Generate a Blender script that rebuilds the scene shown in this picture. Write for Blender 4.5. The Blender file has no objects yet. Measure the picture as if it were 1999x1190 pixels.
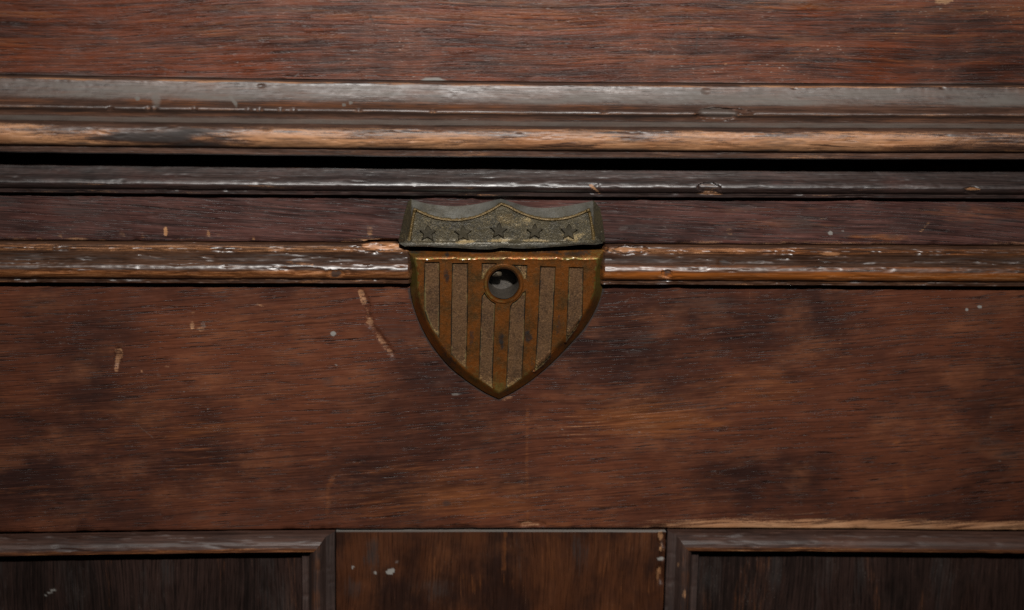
import bpy, bmesh, math
import numpy as np
from mathutils import Vector, Matrix
from mathutils.geometry import delaunay_2d_cdt

SC = bpy.context.scene
COL = SC.collection
W, H = 1999.0, 1190.0

# ------------------------------------------------------------------ camera
PITCH, YAW, ROLL = math.radians(15.0), math.radians(3.4), math.radians(1.08)
DIST, FPX = 0.70, 4200.0
AIM = np.array([0.0, 0.0, 0.5])
_fw = np.array([math.sin(YAW) * math.cos(PITCH), math.cos(YAW) * math.cos(PITCH), -math.sin(PITCH)])
CAM = AIM - _fw * DIST
_rt = np.cross(_fw, [0, 0, 1.0]); _rt /= np.linalg.norm(_rt)
_up = np.cross(_rt, _fw)
RT = _rt * math.cos(ROLL) + _up * math.sin(ROLL)
UP = -_rt * math.sin(ROLL) + _up * math.cos(ROLL)
cam_data = bpy.data.cameras.new('camera')
cam = bpy.data.objects.new('camera', cam_data)
COL.objects.link(cam)
M = Matrix(((RT[0], UP[0], -_fw[0], CAM[0]), (RT[1], UP[1], -_fw[1], CAM[1]),
            (RT[2], UP[2], -_fw[2], CAM[2]), (0, 0, 0, 1)))
cam.matrix_world = M
cam_data.sensor_width = 36.0
cam_data.lens = 36.0 * FPX / W
cam_data.clip_start = 0.01
cam_data.clip_end = 50
cam_data.dof.use_dof = True
cam_data.dof.focus_distance = 0.690
cam_data.dof.aperture_fstop = 8.0
SC.camera = cam

# ------------------------------------------------------------------ light: a dark room and one camera flash above the lens
world = bpy.data.worlds.new('World'); SC.world = world
world.use_nodes = True
bg = world.node_tree.nodes['Background']
bg.inputs['Color'].default_value = (0.75, 0.85, 1.0, 1)
bg.inputs['Strength'].default_value = 0.007
flash_data = bpy.data.lights.new('camera_flash', 'SPOT')
flash_data.energy = 36.0
flash_data.color = (1.0, 0.97, 0.93)
flash_data.shadow_soft_size = 0.016
flash_data.spot_size = math.radians(44)
flash_data.spot_blend = 1.0
flash = bpy.data.objects.new('camera_flash', flash_data)
COL.objects.link(flash)
FL = np.array([0.006, -0.635, 0.5 + 0.405])
flash.location = FL
flash.rotation_euler = (Vector((-0.004, -0.01, 0.515)) - Vector(FL)).to_track_quat('-Z', 'Y').to_euler()
SC.view_settings.view_transform = 'Standard'
SC.view_settings.look = 'None'
SC.view_settings.exposure = 0.0
SC.view_settings.gamma = 1.0

# ------------------------------------------------------------------ helpers
def at(px, py, Y):
    """point on the vertical plane at depth Y (metres) seen at photo position px, py"""
    px = np.asarray(px, float); py = np.asarray(py, float); Y = np.asarray(Y, float)
    px, py, Y = np.broadcast_arrays(px, py, Y)
    d = _fw + ((px - W / 2) / FPX)[..., None] * RT - ((py - H / 2) / FPX)[..., None] * UP
    t = (Y - CAM[1]) / d[..., 1]
    return CAM + d * t[..., None]

def project(P):
    v = P - CAM
    zc = v @ _fw
    return W / 2 + FPX * (v @ RT) / zc, H / 2 - FPX * (v @ UP) / zc

def h2(ix, iy, seed):
    n = (ix.astype(np.int64) * 374761393 + iy.astype(np.int64) * 668265263 + seed * 974634251) & 0xFFFFFFFF
    n = ((n ^ (n >> 13)) * 1274126177) & 0xFFFFFFFF
    n = (n ^ (n >> 16)) & 0xFFFF
    return n / 65535.0

def vn(x, y, seed=0):
    x = np.asarray(x, float); y = np.asarray(y, float)
    x, y = np.broadcast_arrays(x, y)
    ix, iy = np.floor(x), np.floor(y)
    fx, fy = x - ix, y - iy
    fx = fx * fx * (3 - 2 * fx); fy = fy * fy * (3 - 2 * fy)
    a, b = h2(ix, iy, seed), h2(ix + 1, iy, seed)
    c, d = h2(ix, iy + 1, seed), h2(ix + 1, iy + 1, seed)
    return (a + (b - a) * fx) * (1 - fy) + (c + (d - c) * fx) * fy

def fbm(x, y, seed=0, o=4):
    s, a, t = 0, 0.5, 0
    for i in range(o):
        s = s + a * vn(x * 2 ** i, y * 2 ** i, seed + i * 17); t += a; a *= 0.5
    return s / t

def sstep(a, b, x):
    t = np.clip((x - a) / (b - a), 0, 1)
    return t * t * (3 - 2 * t)

def blob(px, py, cx, cy, rx, ry, ang=0.0, soft=0.5, rag=0.5, seed=1):
    """ragged patch, 1 inside and 0 outside"""
    px = np.asarray(px, float); py = np.asarray(py, float)
    out = np.zeros(px.shape)
    R_ = 1.9 * max(rx, ry)
    m = (np.abs(px - cx) < R_) & (np.abs(py - cy) < R_)
    if not m.any(): return out
    x, y = px[m], py[m]
    c, s_ = math.cos(math.radians(ang)), math.sin(math.radians(ang))
    dx, dy = x - cx, y - cy
    u, v = (dx * c + dy * s_) / rx, (-dx * s_ + dy * c) / ry
    d = np.sqrt(u * u + v * v) + rag * (fbm(x / (0.5 * rx + 2), y / (0.5 * ry + 2), seed, 4) - 0.5) * 2
    out[m] = 1 - sstep(1 - soft, 1 + soft * 0.3, d)
    return out

def streak(px, py, pts, w, soft=0.7, rag=0.7, seed=3):
    """ragged scratch along a line"""
    px = np.asarray(px, float); py = np.asarray(py, float)
    out = np.zeros(px.shape)
    P_ = np.array(pts, float)
    m = (px > P_[:, 0].min() - 2 * w) & (px < P_[:, 0].max() + 2 * w) & (py > P_[:, 1].min() - 2 * w) & (py < P_[:, 1].max() + 2 * w)
    if not m.any(): return out
    x, y = px[m], py[m]
    best = np.full(x.shape, 1e9)
    for (x0, y0), (x1, y1) in zip(pts[:-1], pts[1:]):
        L = (x1 - x0) ** 2 + (y1 - y0) ** 2
        t = np.clip(((x - x0) * (x1 - x0) + (y - y0) * (y1 - y0)) / L, 0, 1)
        best = np.minimum(best, np.hypot(x - x0 - t * (x1 - x0), y - y0 - t * (y1 - y0)))
    d = best / w + rag * (fbm(x / (w * 1.3 + 2), y / (w * 1.3 + 2), seed, 4) - 0.5) * 2
    out[m] = 1 - sstep(1 - soft, 1 + 0.3 * soft, d)
    return out

def warp(P):
    """bows the boards a little, standing in for lens pincushion"""
    P = P.copy()
    u = np.clip(P[:, 0] / 0.167, -1.35, 1.35) ** 2
    dz = P[:, 2] - 0.515
    P[:, 2] += 0.013 * np.clip(dz, -0.1, 0.1) * u
    return P

def mesh_obj(name, verts, faces, mat, parent, wear_shading=None, sharp=35, smooth=True):
    me = bpy.data.meshes.new(name)
    me.from_pydata([tuple(v) for v in verts] if not isinstance(verts, list) else verts, [], faces)
    me.materials.append(mat)
    if wear_shading is not None:
        at_ = me.attributes.new('wear_shading', 'FLOAT_COLOR', 'POINT')
        at_.data.foreach_set('color', np.ascontiguousarray(wear_shading, dtype=np.float32).ravel())
    if smooth:
        me.polygons.foreach_set('use_smooth', [True] * len(me.polygons))
        me.set_sharp_from_angle(angle=math.radians(sharp))
    me.update()
    o = bpy.data.objects.new(name, me)
    COL.objects.link(o)
    if parent is not None:
        o.parent = parent
    return o

def catmull(pts, step):
    pts = np.array(pts, float)
    if len(pts) == 2:
        n = max(1, int(round(abs(pts[1, 0] - pts[0, 0]) / step)))
        t = np.linspace(0, 1, n + 1)[:, None]
        return pts[0] * (1 - t) + pts[1] * t
    P = np.vstack([2 * pts[0] - pts[1], pts, 2 * pts[-1] - pts[-2]])
    out = []
    for i in range(1, len(P) - 2):
        n = max(1, int(round(np.hypot(P[i + 1, 0] - P[i, 0], (P[i + 1, 1] - P[i, 1]) * 5) / step)))
        for k in range(n):
            t = k / n
            out.append(0.5 * ((2 * P[i]) + (-P[i - 1] + P[i + 1]) * t + (2 * P[i - 1] - 5 * P[i] + 4 * P[i + 1] - P[i + 2]) * t * t
                              + (-P[i - 1] + 3 * P[i] - 3 * P[i + 1] + P[i + 2]) * t ** 3))
    out.append(P[-2])
    return np.array(out)

def profile(runs, step=2.0):
    """runs of (photo y at mid width, depth mm) -> arrays cp, Y, z"""
    rows = []
    for r in runs:
        c = catmull(r, step)
        if rows:
            c = c[1:] if np.allclose(rows[-1][-1], c[0]) else c
        rows.append(c)
    c = np.vstack(rows)
    Y = c[:, 1] / 1000
    z = at(1000.0, c[:, 0], Y)[:, 2]
    return c[:, 0], Y, z

XEND = 0.42
def xcols(p0, p1, step=3.0, left=None, right=None):
    xs = list(at(np.arange(p0, p1 + step / 2, step), 595.0, 0.0)[:, 0])
    if left is not None:
        a = list(np.linspace(left, xs[0], 26)); xs = a[:-1] + xs
    if right is not None:
        a = list(np.linspace(xs[-1], right, 26)); xs = xs + a[1:]
    return np.array(xs)

def sweep(name, runs, xs, back, mat, parent, rag=0.10, seed=1, dent=None, paint=None, step=2.0, endshape=None, cut=None, sharp=38, ragf=1.0):
    """moulding: profile swept along x, with the back closed at depth `back` (mm); rag = edge wobble in mm"""
    cp, Y, z = profile(runs, step)
    n, m = len(xs), len(cp)
    X = np.repeat(xs[:, None], m, 1); YY = np.repeat(Y[None], n, 0).copy(); ZZ = np.repeat(z[None], n, 0).copy()
    P = np.stack([X.ravel(), YY.ravel(), ZZ.ravel()], 1)
    px, py = project(warp(P))
    px = px.reshape(n, m); py = py.reshape(n, m)
    CP = np.repeat(cp[None], n, 0)
    u = X * 1000
    YY += rag * 1e-3 * 1.6 * (fbm(u * 0.12 * ragf, CP * 0.05, seed, 4) - 0.5)
    ZZ += rag * 1e-3 * 2.2 * (fbm(u * 0.09 * ragf, CP * 0.03, seed + 50, 5) - 0.5)
    YY += rag * 1e-3 * 0.5 * (vn(u * 0.9, CP * 0.18, seed + 90) - 0.5)
    if dent is not None:
        YY += dent(px, py, CP) * 1e-3
    if endshape is not None:
        yb = back * 1e-3
        k = endshape(X, CP)
        YY = yb + (YY - yb) * k
    P = np.stack([X.ravel(), YY.ravel(), ZZ.ravel()], 1)
    wr = np.zeros((n, m, 4)); 
    if paint is not None:
        wr = paint(px, py, CP, wr)
    # back verts
    Bk = np.stack([np.repeat(xs[:, None], 2, 1).ravel(), np.full(n * 2, back * 1e-3), np.tile([z[0], z[-1]], n)], 1)
    verts = warp(np.vstack([P, Bk]))
    wear_shading = np.vstack([wr.reshape(-1, 4), np.zeros((n * 2, 4))])
    idx = np.arange(n * m).reshape(n, m)
    a, b, c, d = idx[:-1, :-1].ravel(), idx[:-1, 1:].ravel(), idx[1:, 1:].ravel(), idx[1:, :-1].ravel()
    q = np.stack([a, b, c, d], 1)
    if cut is not None:
        cx = P[q].mean(1)
        q = q[~cut(cx)]
    faces = q.tolist()
    off = n * m
    for i in range(n - 1):
        t0, b0, t1, b1 = off + 2 * i, off + 2 * i + 1, off + 2 * i + 2, off + 2 * i + 3
        faces.append([int(idx[i, 0]), int(idx[i + 1, 0]), t1, t0])
        faces.append([int(idx[i + 1, -1]), int(idx[i, -1]), b0, b1])
        faces.append([t0, t1, b1, b0])
    faces.append([int(k) for k in idx[0, ::-1]] + [off, off + 1])
    faces.append([int(k) for k in idx[-1]] + [off + 2 * (n - 1) + 1, off + 2 * (n - 1)])
    return mesh_obj(name, verts, faces, mat, parent, wear_shading, sharp)

# ------------------------------------------------------------------ node helper
class NT:
    def __init__(s, mat):
        mat.use_nodes = True
        s.t = mat.node_tree; s.t.nodes.clear()
    def n(s, typ, **kw):
        nd = s.t.nodes.new(typ)
        for k, v in kw.items():
            setattr(nd, k, v)
        return nd
    def put(s, inp, v):
        if isinstance(v, bpy.types.NodeSocket):
            s.t.links.new(v, inp)
        else:
            inp.default_value = v
    def math(s, op, a, b=0.0, c=0.0, clamp=False):
        nd = s.n('ShaderNodeMath', operation=op, use_clamp=clamp)
        s.put(nd.inputs[0], a); s.put(nd.inputs[1], b); s.put(nd.inputs[2], c)
        return nd.outputs[0]
    def ramp(s, v, a, b, lo=0.0, hi=1.0):
        nd = s.n('ShaderNodeMapRange', interpolation_type='SMOOTHSTEP')
        s.put(nd.inputs['Value'], v)
        nd.inputs['From Min'].default_value = a; nd.inputs['From Max'].default_value = b
        nd.inputs['To Min'].default_value = lo; nd.inputs['To Max'].default_value = hi
        return nd.outputs[0]
    def mix(s, f, a, b, mode='MIX'):
        nd = s.n('ShaderNodeMix', data_type='RGBA', blend_type=mode)
        s.put(nd.inputs[0], f)
        for i, v in ((6, a), (7, b)):
            if isinstance(v, tuple) and len(v) == 3: v = v + (1,)
            s.put(nd.inputs[i], v)
        return nd.outputs[2]
    def mapping(s, vec, scale, rot=(0, 0, 0), loc=(0, 0, 0)):
        nd = s.n('ShaderNodeMapping')
        s.put(nd.inputs['Vector'], vec)
        nd.inputs['Scale'].default_value = scale; nd.inputs['Rotation'].default_value = rot; nd.inputs['Location'].default_value = loc
        return nd.outputs[0]
    def noise(s, vec, scale=1.0, detail=3.0, rough=0.55, dist=0.0):
        nd = s.n('ShaderNodeTexNoise')
        s.put(nd.inputs['Vector'], vec)
        nd.inputs['Scale'].default_value = scale; nd.inputs['Detail'].default_value = detail
        nd.inputs['Roughness'].default_value = rough; nd.inputs['Distortion'].default_value = dist
        return nd.outputs['Fac']

def wood(name, dark, mid, light, bare=(0.42, 0.22, 0.105), orange=(0.16, 0.052, 0.014), grain='x', slant=0.0, rough=0.42, spec=0.5,
         speck=0.5, pore=0.6, streak_k=1.0, bump=1.0, blotch=(0.018, 0.05), blo=(0.36, 0.62), seed=0.0, grime_shade=(0.016, 0.0135, 0.0125), dust_sheen=(0.165, 0.155, 0.142),
         hazy=0.0, slant_var=4.0, finek=0.3):
    mat = bpy.data.materials.new(name)
    t = NT(mat)
    co = t.n('ShaderNodeTexCoord').outputs['Object']
    rot = (0, math.radians(slant), 0) if grain == 'x' else (0, math.radians(90 + slant), 0)
    mm = t.mapping(co, (1000, 1000, 1000), loc=(seed * 131, seed * 57, seed * 93))
    mm = t.mapping(mm, (1, 1, 1), rot=rot)
    # slow wander of the grain
    wob = t.noise(t.mapping(mm, (0.012, 0.03, 0.03)), 1.0, 2.0)
    comb = t.n('ShaderNodeCombineXYZ')
    t.put(comb.inputs[2], t.math('MULTIPLY', t.math('SUBTRACT', wob, 0.5), slant_var * 2.2))
    add = t.n('ShaderNodeVectorMath', operation='ADD')
    t.put(add.inputs[0], mm); t.put(add.inputs[1], comb.outputs[0])
    g = add.outputs[0]
    b1 = t.noise(t.mapping(g, (blotch[0], blotch[1], blotch[1])), 1.0, 5.0, 0.6)
    b2 = t.noise(t.mapping(g, (0.05, 0.09, 0.09), loc=(31, 7, 5)), 1.0, 4.0, 0.62)
    st = t.noise(t.mapping(g, (0.035, 0.62, 0.62), loc=(3, 2, 9)), 1.0, 5.0, 0.62)
    st2 = t.noise(t.mapping(g, (0.075, 1.6, 1.6), loc=(7, 1, 4)), 1.0, 5.0, 0.72)
    st3 = t.noise(t.mapping(g, (0.022, 2.6, 2.6), loc=(11, 5, 2)), 1.0, 3.0, 0.6)
    po = t.noise(t.mapping(g, (0.11, 2.9, 2.9), loc=(17, 3, 1)), 1.0, 2.0, 0.5)
    sp = t.noise(t.mapping(g, (0.75, 2.6, 2.6), loc=(5, 30, 8)), 1.0, 1.0, 0.5)
    fine = t.noise(t.mapping(mm, (1, 1, 1)), 4.5, 3.0, 0.7)
    att = t.n('ShaderNodeAttribute', attribute_name='wear_shading')
    sep = t.n('ShaderNodeSeparateColor')
    t.put(sep.inputs[0], att.outputs['Color'])
    R, G, B, A = sep.outputs[0], sep.outputs[1], sep.outputs[2], att.outputs['Alpha']
    c = t.mix(t.ramp(b1, *blo), dark, mid)
    c = t.mix(t.math('MULTIPLY', t.ramp(b2, 0.46, 0.76), t.math('MULTIPLY', t.ramp(st, 0.05, 0.70), 0.55)), c, light)
    c = t.mix(t.math('MULTIPLY', t.ramp(st, 0.54, 0.32), 0.45 * streak_k), c, tuple(0.35 * x for x in dark))
    c = t.mix(t.math('MULTIPLY', t.ramp(st2, 0.52, 0.72), 0.50 * streak_k), c, tuple(min(1, 1.8 * x) for x in mid))
    c = t.mix(t.math('MULTIPLY', t.ramp(st2, 0.48, 0.32), 0.8 * streak_k), c, tuple(0.30 * x for x in dark))
    c = t.mix(t.math('MULTIPLY', t.ramp(po, 0.56, 0.66), pore), c, tuple(0.25 * x for x in dark))
    c = t.mix(t.math('MULTIPLY', t.ramp(st3, 0.50, 0.36), 0.6 * min(1, streak_k + 0.25)), c, tuple(0.4 * x for x in dark))
    c = t.mix(t.math('MULTIPLY', t.ramp(st3, 0.54, 0.70), 0.35 * streak_k), c, tuple(min(1, 1.6 * x) for x in mid))
    # varnish still orange
    mA = t.ramp(t.math('ADD', A, t.math('MULTIPLY', t.math('SUBTRACT', st2, 0.5), 1.4)), 0.25, 0.95)
    c = t.mix(t.math('MULTIPLY', mA, 0.85), c, t.mix(t.ramp(st, 0.3, 0.7), tuple(0.55 * x for x in orange), tuple(1.25 * x for x in orange)))
    # bare wood
    mR = t.ramp(t.math('ADD', R, t.math('ADD', t.math('MULTIPLY', t.math('SUBTRACT', st2, 0.5), 2.0), t.math('MULTIPLY', t.math('SUBTRACT', fine, 0.5), 1.1))), 0.36, 0.95)
    bc = t.mix(t.ramp(st, 0.32, 0.66), tuple(0.45 * x for x in bare), bare)
    bc = t.mix(t.math('MULTIPLY', t.ramp(st2, 0.50, 0.32), 0.80), bc, tuple(0.22 * x for x in bare))
    bc = t.mix(t.math('MULTIPLY', t.ramp(b2, 0.60, 0.40), 0.40), bc, tuple(x * k for x, k in zip(bare, (0.45, 0.33, 0.25))))
    c = t.mix(mR, c, bc)
    mG = t.ramp(t.math('ADD', G, t.math('ADD', t.math('MULTIPLY', t.math('SUBTRACT', st2, 0.5), 1.4), t.math('MULTIPLY', t.math('SUBTRACT', b2, 0.5), 0.9))), 0.25, 0.90)
    c = t.mix(t.math('MULTIPLY', mG, 0.85), c, grime_shade)
    mB = t.ramp(t.math('ADD', B, t.math('MULTIPLY', t.math('SUBTRACT', fine, 0.5), 0.7)), 0.25, 0.95)
    c = t.mix(mB, c, dust_sheen)
    if hazy:
        c = t.mix(t.math('MULTIPLY', t.ramp(b2, 0.35, 0.65), hazy), c, (0.10, 0.088, 0.082))
    sk = t.math('MULTIPLY', t.ramp(sp, 0.665, 0.73), speck)
    sk = t.math('MULTIPLY', sk, t.ramp(b2, 0.48, 0.68))
    c = t.mix(sk, c, (0.38, 0.34, 0.30))  # pale specks: pore dust and painted grain glints
    ro = t.math('ADD', t.math('MULTIPLY', t.math('SUBTRACT', b2, 0.5), 0.35), rough)
    ro = t.math('ADD', ro, t.math('MULTIPLY', t.math('SUBTRACT', st2, 0.5), 0.25))
    ro = t.math('ADD', ro, t.math('MULTIPLY', mR, 0.10))
    ro = t.math('ADD', ro, t.math('MULTIPLY', mG, 0.34))
    ro = t.math('ADD', ro, t.math('MULTIPLY', mB, 0.30), clamp=True)
    hgt = t.math('ADD', t.math('MULTIPLY', st2, 0.8), t.math('MULTIPLY', st, 0.7))
    hgt = t.math('SUBTRACT', hgt, t.math('MULTIPLY', t.ramp(po, 0.58, 0.70), 0.5))
    hgt = t.math('ADD', hgt, t.math('MULTIPLY', fine, finek))
    hgt = t.math('SUBTRACT', hgt, t.math('MULTIPLY', mR, 0.45))
    bp = t.n('ShaderNodeBump')
    bp.inputs['Strength'].default_value = 0.55 * bump
    bp.inputs['Distance'].default_value = 0.00016
    t.put(bp.inputs['Height'], hgt)
    pb = t.n('ShaderNodeBsdfPrincipled')
    t.put(pb.inputs['Base Color'], c); t.put(pb.inputs['Roughness'], ro)
    pb.inputs['Specular IOR Level'].default_value = spec
    t.put(pb.inputs['Normal'], bp.outputs[0])
    out = t.n('ShaderNodeOutputMaterial')
    t.t.links.new(pb.outputs[0], out.inputs[0])
    return mat

def brass(name, base, dark, edge, rough=0.38, metal=0.55, speck=(0.4, 0.3, 0.12), speck_amt=0.3, bump=0.5, bscale=3.0, coat=0.0, mott=0.5, seed=0.0, blo=(0.40, 0.66), grit=0.3):
    mat = bpy.data.materials.new(name)
    t = NT(mat)
    co = t.n('ShaderNodeTexCoord').outputs['Object']
    mm = t.mapping(co, (1000, 1000, 1000), loc=(seed * 31, seed * 17, seed * 23))
    n1 = t.noise(mm, 0.16, 5.0, 0.62)
    n2 = t.noise(mm, 0.9, 4.0, 0.65)
    n3 = t.noise(mm, bscale, 3.0, 0.65)
    n4 = t.noise(mm, 5.5, 2.0, 0.6)
    att = t.n('ShaderNodeAttribute', attribute_name='wear_shading')
    sep = t.n('ShaderNodeSeparateColor'); t.put(sep.inputs[0], att.outputs['Color'])
    R, G, B = sep.outputs[0], sep.outputs[1], sep.outputs[2]
    c = t.mix(t.math('MULTIPLY', t.ramp(n1, *blo), 0.85), base, dark)
    c = t.mix(t.math('MULTIPLY', t.ramp(n2, 0.52, 0.70), mott), c, dark)
    c = t.mix(t.math('MULTIPLY', t.ramp(n3, 0.45, 0.68), grit), c, tuple(min(1, 1.8 * x) for x in base))
    c = t.mix(t.math('MULTIPLY', t.ramp(n3, 0.5, 0.3), grit), c, tuple(0.4 * x for x in dark))
    mR = t.ramp(t.math('ADD', R, t.math('MULTIPLY', t.math('SUBTRACT', n2, 0.5), 0.8)), 0.3, 0.8)
    c = t.mix(mR, c, edge)
    mG = t.ramp(t.math('ADD', G, t.math('MULTIPLY', t.math('SUBTRACT', n2, 0.5), 0.9)), 0.3, 0.8)
    c = t.mix(t.math('MULTIPLY', mG, 0.9), c, (0.022, 0.022, 0.022))
    mB = t.ramp(t.math('ADD', B, t.math('MULTIPLY', t.math('SUBTRACT', n3, 0.5), 1.6)), 0.3, 1.1)
    c = t.mix(mB, c, speck)
    mA = t.ramp(t.math('ADD', att.outputs['Alpha'], t.math('MULTIPLY', t.math('SUBTRACT', n3, 0.5), 0.6)), 0.2, 0.9)
    c = t.mix(mA, c, (0.150, 0.145, 0.128))
    c = t.mix(t.math('MULTIPLY', t.ramp(n4, 0.64, 0.72), speck_amt), c, tuple(min(1, 1.25 * x) for x in speck))
    ro = t.math('ADD', t.math('MULTIPLY', t.math('SUBTRACT', n2, 0.5), 0.4), rough)
    ro = t.math('ADD', ro, t.math('MULTIPLY', mB, 0.25), clamp=True)
    hgt = t.math('ADD', t.math('MULTIPLY', n2, 0.8), t.math('MULTIPLY', n3, 0.5))
    bp = t.n('ShaderNodeBump'); bp.inputs['Strength'].default_value = bump; bp.inputs['Distance'].default_value = 0.00025
    t.put(bp.inputs['Height'], hgt)
    pb = t.n('ShaderNodeBsdfPrincipled')
    t.put(pb.inputs['Base Color'], c); t.put(pb.inputs['Roughness'], ro)
    t.put(pb.inputs['Metallic'], t.math('MULTIPLY', t.math('SUBTRACT', 1.0, mB), metal))
    pb.inputs['Coat Weight'].default_value = coat; pb.inputs['Coat Roughness'].default_value = 0.16
    t.put(pb.inputs['Normal'], bp.outputs[0])
    out = t.n('ShaderNodeOutputMaterial'); t.t.links.new(pb.outputs[0], out.inputs[0])
    return mat

# ------------------------------------------------------------------ materials
M_TOP = wood('reddish_worn_wood', (0.028, 0.0095, 0.006), (0.095, 0.0215, 0.0065), (0.165, 0.040, 0.008), rough=0.36, speck=0.30, pore=0.75, hazy=0.06, seed=1, slant=1.0,
             blotch=(0.02, 0.22), bump=1.2, spec=0.25, slant_var=2.5)
M_LIDM = wood('worn_moulding_wood', (0.040, 0.022, 0.016), (0.070, 0.035, 0.023), (0.11, 0.044, 0.022), rough=0.42, spec=0.42, speck=0.1, pore=0.5, seed=2, bare=(0.385, 0.190, 0.092), bump=0.7, dust_sheen=(0.085, 0.073, 0.063), finek=0.2, slant_var=2.0)
M_LIP = wood('blackened_moulding_wood', (0.018, 0.012, 0.011), (0.032, 0.020, 0.017), (0.060, 0.019, 0.013), rough=0.38, speck=0.08, pore=0.5, seed=3, bump=0.4, finek=0.2, slant_var=2.0, spec=0.4)
M_STRIP = wood('purplish_brown_wood', (0.022, 0.0105, 0.0095), (0.062, 0.025, 0.020), (0.090, 0.022, 0.012), rough=0.40, speck=0.12, pore=0.7, seed=4, slant=-2.5, bump=1.0, hazy=0.06, spec=0.22, slant_var=2.5)
M_BODYM = wood('varnished_moulding_wood', (0.032, 0.015, 0.009), (0.062, 0.029, 0.016), (0.10, 0.040, 0.015), rough=0.34, speck=0.05, pore=0.4, seed=5, bare=(0.36, 0.170, 0.076), orange=(0.20, 0.058, 0.009), bump=0.38, finek=0.1, slant_var=2.0)
M_RAIL = wood('dark_mahogany', (0.021, 0.0090, 0.0072), (0.084, 0.0265, 0.0132), (0.170, 0.060, 0.025), rough=0.38, speck=0.05, pore=0.8, seed=6, slant=4.0, slant_var=2.0, streak_k=0.42, orange=(0.150, 0.049, 0.016),
              blotch=(0.020, 0.030), blo=(0.28, 0.66), spec=0.20, bare=(0.38, 0.20, 0.105))
M_STILE = wood('dark_stile_wood', (0.015, 0.0062, 0.004), (0.050, 0.0165, 0.0065), (0.085, 0.028, 0.009), grain='z', rough=0.46, speck=0.04, pore=0.4, seed=7, spec=0.15, blotch=(0.03, 0.05), streak_k=0.25, slant_var=4.0)
M_PANELM = wood('panel_moulding_wood', (0.026, 0.0135, 0.0105), (0.050, 0.025, 0.018), (0.080, 0.030, 0.015), rough=0.46, spec=0.22, speck=0.10, pore=0.3, seed=8, streak_k=0.5, bump=0.45, slant_var=2.0)
M_PANELV = wood('panel_moulding_upright_wood', (0.018, 0.010, 0.008), (0.034, 0.019, 0.015), (0.056, 0.022, 0.012), grain='z', rough=0.5, speck=0.05, pore=0.3, seed=9, streak_k=0.5, orange=(0.085, 0.028, 0.008), bump=0.5)
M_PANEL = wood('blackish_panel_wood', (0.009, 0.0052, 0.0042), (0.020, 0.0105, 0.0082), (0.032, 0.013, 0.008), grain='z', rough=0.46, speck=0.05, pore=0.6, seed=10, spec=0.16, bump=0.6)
M_BRASS = brass('lacquered_brass', (0.175, 0.054, 0.008), (0.058, 0.034, 0.011), (0.130, 0.098, 0.022), rough=0.42, metal=0.68, coat=0.35, bump=0.45, mott=0.7, seed=1, speck_amt=0.10, grit=0.28, blo=(0.40, 0.66))
M_STRIPE = brass('rough_cast_brass', (0.138, 0.073, 0.034), (0.072, 0.040, 0.022), (0.20, 0.16, 0.065), rough=0.52, metal=0.75, bump=0.45, bscale=2.2, mott=0.7, seed=2, speck=(0.30, 0.20, 0.07), speck_amt=0.45, grit=0.5)
M_STARP = brass('tarnished_bronze', (0.062, 0.050, 0.028), (0.030, 0.028, 0.022), (0.095, 0.060, 0.018), rough=0.40, metal=0.40, bump=0.9, mott=0.55, seed=3, speck=(0.26, 0.185, 0.080), speck_amt=0.6, grit=0.55)
M_STAR = brass('tarnished_star_bronze', (0.058, 0.048, 0.030), (0.038, 0.033, 0.025), (0.10, 0.065, 0.02), rough=0.36, metal=0.45, bump=0.35, mott=0.5, seed=4, speck=(0.22, 0.17, 0.08), speck_amt=0.15, grit=0.3)
M_PIN = brass('worn_pin_metal', (0.11, 0.085, 0.055), (0.06, 0.048, 0.034), (0.2, 0.15, 0.06), rough=0.5, metal=0.3, bump=0.6, mott=0.4, seed=6, speck=(0.26, 0.22, 0.15), speck_amt=0.2, grit=0.3)
M_BORE = brass('dusty_lock_iron', (0.044, 0.035, 0.026), (0.022, 0.018, 0.014), (0.2, 0.15, 0.06), rough=0.6, metal=0.15, bump=0.7, mott=0.6, seed=5, speck=(0.12, 0.095, 0.068), speck_amt=0.25, grit=0.4)

# ------------------------------------------------------------------ the chest
chest = bpy.data.objects.new('wooden_chest', None)
COL.objects.link(chest)
chest['label'] = 'old dark brown wooden chest front with worn mouldings and a brass shield lock plate'
chest['category'] = 'chest'

XS = xcols(-60, 2060, 3.2, -XEND, XEND)

# ---- carcass behind the front
def box(name, x0, x1, y0, y1, z0, z1, mat):
    v = [(x, y, z) for x in (x0, x1) for y in (y0, y1) for z in (z0, z1)]
    f = [(0, 1, 3, 2), (4, 6, 7, 5), (0, 4, 5, 1), (2, 3, 7, 6), (0, 2, 6, 4), (1, 5, 7, 3)]
    return mesh_obj(name, v, f, mat, chest, np.zeros((8, 4)), smooth=False)
box('carcass', -XEND + 0.004, XEND - 0.004, 0.0125, 0.42, 0.02, 0.585, M_PANEL)

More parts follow.
